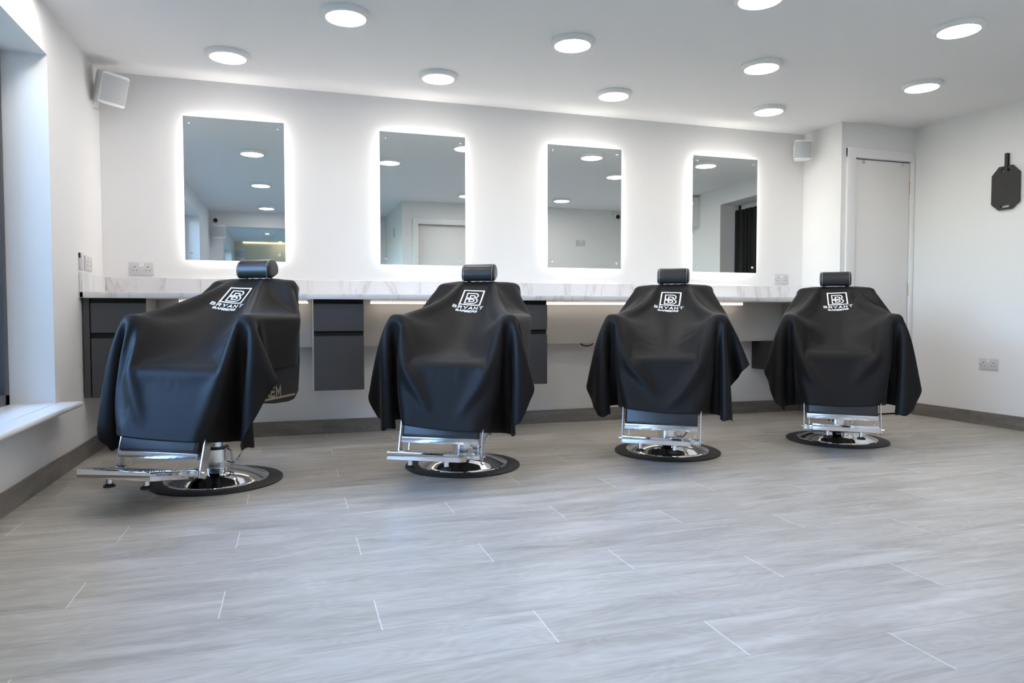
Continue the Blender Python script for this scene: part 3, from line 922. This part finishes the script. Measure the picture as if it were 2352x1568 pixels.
def cape(i, label, lu, lv, S, **kw):
    G, U, V, alive, u, v = cape_sim(**kw)
    nu, nv = U.shape; Wd = -u[0]; Lb = -v[0]
    P = np.stack([G[..., 0], -G[..., 1], G[..., 2]], -1)          # chair frame, forward is -y
    b = MB(); vid = {}
    for a in range(nu):
        for c in range(nv):
            if alive[a, c]: vid[a, c] = b.bm.verts.new(P[a, c])
    for a in range(nu - 1):
        for c in range(nv - 1):
            k = [(a, c), (a + 1, c), (a + 1, c + 1), (a, c + 1)]
            k = [vid[q] for q in k if q in vid]
            if len(k) >= 3: b.bm.faces.new(k[::-1])
    x, y, an, _ = CH[i]
    o = b.build('barber_cape', 'cloth', recalc=False, ang=180)
    o.location = (x, y, 0); o.rotation_euler = (0, 0, R(an))
    s1 = o.modifiers.new('s', 'SUBSURF'); s1.levels = 2; s1.render_levels = 2
    s2 = o.modifiers.new('t', 'SOLIDIFY'); s2.thickness = .0012; s2.offset = -1
    tag(o, label, 'cape', 'black barber capes draped over the chairs')
    # logo follows the cloth
    du = u[1] - u[0]; dv = v[1] - v[0]
    def bic(Q, uu, vv):
        a = (uu + Wd) / du; c = (vv + Lb) / dv
        i0 = int(min(max(a, 1), nu - 3)); j0 = int(min(max(c, 1), nv - 3)); fa, fc = a - i0, c - j0
        def w(t_): return np.array([(1 - t_) ** 3, 3 * t_ ** 3 - 6 * t_ ** 2 + 4, -3 * t_ ** 3 + 3 * t_ ** 2 + 3 * t_ + 1, t_ ** 3]) / 6
        wa, wc = w(fa), w(fc)
        return np.einsum('i,j,ijk->k', wa, wc, Q[i0 - 1:i0 + 3, j0 - 1:j0 + 3])
    def f(p, q_):
        c = bic(P, p, q_); e = 2e-3
        n1 = np.cross(bic(P, p, q_ + e) - bic(P, p, q_ - e), bic(P, p + e, q_) - bic(P, p - e, q_)); n1 /= np.linalg.norm(n1)
        if n1[2] < 0 and n1[1] > 0: n1 = -n1
        return Vector(c + n1 * .0018)
    quads_obj('printed_logo', logo_quads(lu, lv, S), f, 'print', o)
    return o

def cape_sim(Wd=.70, Lf=1.20, Lb=.06, rot=0., du=0., dv=0., seed=0, sp=.023, steps=1500, iters=2, rc=.18, bend=.008, sag=.20):
    """drop a sheet over the chair boxes; x sideways, y forward, z up; returns the settled grid"""
    nu = int(round(2 * Wd / sp)) + 1; nv = int(round((Lf + Lb) / sp)) + 1
    u = np.linspace(-Wd, Wd, nu); v = np.linspace(-Lb, Lf, nv)
    U, V = np.meshgrid(u, v, indexing='ij')
    rng = np.random.RandomState(seed)
    cr, sr = math.cos(rot), math.sin(rot)
    X = U * cr - V * sr + du; Y = U * sr + V * cr + dv
    # starting pose: resting level on the armrests with a valley over the seat
    k = np.clip((Y - .10) / .45, 0, 1); dep = sag * k * k * (3 - 2 * k)
    s1 = np.sqrt(.262 ** 2 + dep ** 2) * 1.04
    ax = np.abs(X); inn = np.clip(ax / s1, 0, 1)
    X3 = np.sign(X) * np.where(ax < s1, inn * .262, .262 + (ax - s1) * .985)
    Z3 = 1.062 - .19 * np.clip(Y / .60, 0, 1) - dep * np.cos(inn * math.pi / 2) ** 1.2
    P = np.stack([X3, -.385 + Y * .965, Z3], -1)
    ph = rng.rand(8) * 6.28
    P[..., 2] += .006 * np.sin(U * 9 + ph[0] + V * 3) + .010 * np.sin(V * 11 + ph[1] - U * 4) + .008 * np.sin(U * 21 + ph[2]) * np.sin(V * 17 + ph[3])
    P = P.astype(np.float32)
    fx = np.abs(U) - (Wd - rc); fy = V - (Lf - rc)
    alive = ~((fx > 0) & (fy > 0) & (np.hypot(fx, fy) > rc + 1e-6))
    inv = alive.astype(np.float32)[..., None]
    pin = (np.abs(U) < .105) & (V > -.045) & (V < .028)
    Pp = P.copy(); Pp[..., 0] = X * .97; Pp[..., 1] = -.375 + Y * .6; Pp[..., 2] = 1.043 + .004 * np.sin(U * 130 + ph[4])
    Pp = Pp[pin]
    boxes = []
    def box(c, h, r, tilt=0.): boxes.append((np.array(c, np.float32), np.array(h, np.float32) - r, r, math.cos(tilt), math.sin(tilt)))
    for s in (-1, 1):
        box((s * .306, .004, .809), (.041, .232, .030), .010)
        box((s * .312, .0, .62), (.026, .205, .19), .02)
    box((0, .07, .528), (.265, .268, .073), .05)
    box((0, .360, .375), (.20, .034, .16), .02, .341)
    box((0, -.30, .785), (.252, .05, .25), .03, .347)
    box((0, -.405, 1.102), (.104, .052, .050), .035)
    def collide(P, old, t, mu):
        for c, h, r, ct, st in boxes:
            rad = float(np.linalg.norm(h)) + r + .02
            idx = np.nonzero(((P - c) ** 2).sum(-1) < rad * rad)
            if len(idx[0]) == 0: continue
            q = P[idx] - c
            q = np.stack([q[:, 0], q[:, 1] * ct + q[:, 2] * st, -q[:, 1] * st + q[:, 2] * ct], -1)
            a = np.abs(q) - h; o = np.maximum(a, 0); n = np.linalg.norm(o, axis=1)
            d = np.where(n > 0, n, a.max(1)) - r
            hit = d < t
            if not hit.any(): continue
            q, a, o, n, d = q[hit], a[hit], o[hit], n[hit], d[hit]
            g = o / np.maximum(n, 1e-9)[:, None]
            gi = np.zeros_like(g); gi[np.arange(len(g)), a.argmax(1)] = 1
            g = np.where(n[:, None] > 1e-9, g, gi) * np.sign(q)
            g = np.stack([g[:, 0], g[:, 1] * ct - g[:, 2] * st, g[:, 1] * st + g[:, 2] * ct], -1)
            ii = (idx[0][hit], idx[1][hit])
            p = P[ii] + g * (t - d)[:, None]
            if mu > 0:
                dp = p - old[ii]; dn = (dp * g).sum(1, keepdims=True) * g
                p = p - (dp - dn) * mu
            P[ii] = p
    dx = u[1] - u[0]; dy = v[1] - v[0]; dd = math.hypot(dx, dy)
    cons = []
    def add(di, dj, rest, k, one):
        # split into non-overlapping batches
        per, ax = (2 * di, 0) if di else (2 * dj, 1)
        for off in range(per):
            if off % (2 * (di or dj)) >= (di or dj): continue
        n0 = (di or abs(dj))
        for half in (0, 1):
            for o_ in range(n0):
                s0 = half * n0 + o_
                if ax == 0:
                    ia = slice(s0, nu - di, 2 * n0); cnt = len(range(nu)[ia]); ib = slice(s0 + di, s0 + di + (cnt - 1) * 2 * n0 + 1, 2 * n0) if cnt > 0 else None
                    if cnt < 1: continue
                    ja = slice(max(0, -dj), nv - max(0, dj)); jb = slice(max(0, dj), nv - max(0, -dj))
                else:
                    ja = slice(s0, nv - dj, 2 * n0); cnt = len(range(nv)[ja]); 
                    if cnt < 1: continue
                    jb = slice(s0 + dj, s0 + dj + (cnt - 1) * 2 * n0 + 1, 2 * n0)
                    ia = ib = slice(0, nu)
                A, B = (ia, ja), (ib, jb)
                cons.append((A, B, (inv[A] * inv[B] * (.5 * k)).astype(np.float32), np.float32(rest), one))
    add(1, 0, dx, 1., 0); add(0, 1, dy, 1., 0); add(1, 1, dd, .3, 0); add(1, -1, dd, .3, 0)
    add(2, 0, 2 * dx, bend, 1); add(0, 2, 2 * dy, bend, 1); 
    Vv = np.zeros_like(P); dt = 1 / 500.
    for s in range(steps):
        old = P.copy()
        Vv *= .996 if s < steps * .6 else .985
        Vv[..., 2] -= 9.8 * dt
        Vv *= inv
        P = P + Vv * dt
        for it in range(iters):
            for A, B, m, rest, one in cons:
                d = P[B] - P[A]; l = np.sqrt(np.einsum('ijk,ijk->ij', d, d))[..., None] + 1e-9
                c = l - rest
                if one: c = np.minimum(c, 0)
                d *= c / l * m
                P[A] += d; P[B] -= d
            P[pin] = Pp
            
        collide(P, old, .006, .25)
        Vv = (P - old) / dt
        sl = np.linalg.norm(Vv, axis=-1, keepdims=True); Vv *= np.minimum(1, 1.3 / np.maximum(sl, 1e-9))
    return P.astype(float), U, V, alive, u, v

LS = .122
CL = 'black barber cape with white printed logo on '
cape(0, CL + 'the chair nearest the window', 0.0, .10, LS, rot=.02, du=-.03, seed=1, Lf=1.145, rc=.07)
cape(1, CL + 'the second chair from the window', 0.0, .10, LS, rot=.05, du=.0, seed=2, Lf=1.16, rc=.13)
cape(2, CL + 'the third chair from the window', 0.0, .10, LS, rot=.05, du=.0, seed=3, Lf=1.14, rc=.10)
cape(3, CL + 'the rightmost chair', 0.0, .10, LS, rot=-.02, dv=-.02, seed=4, Lf=1.16, rc=.08)
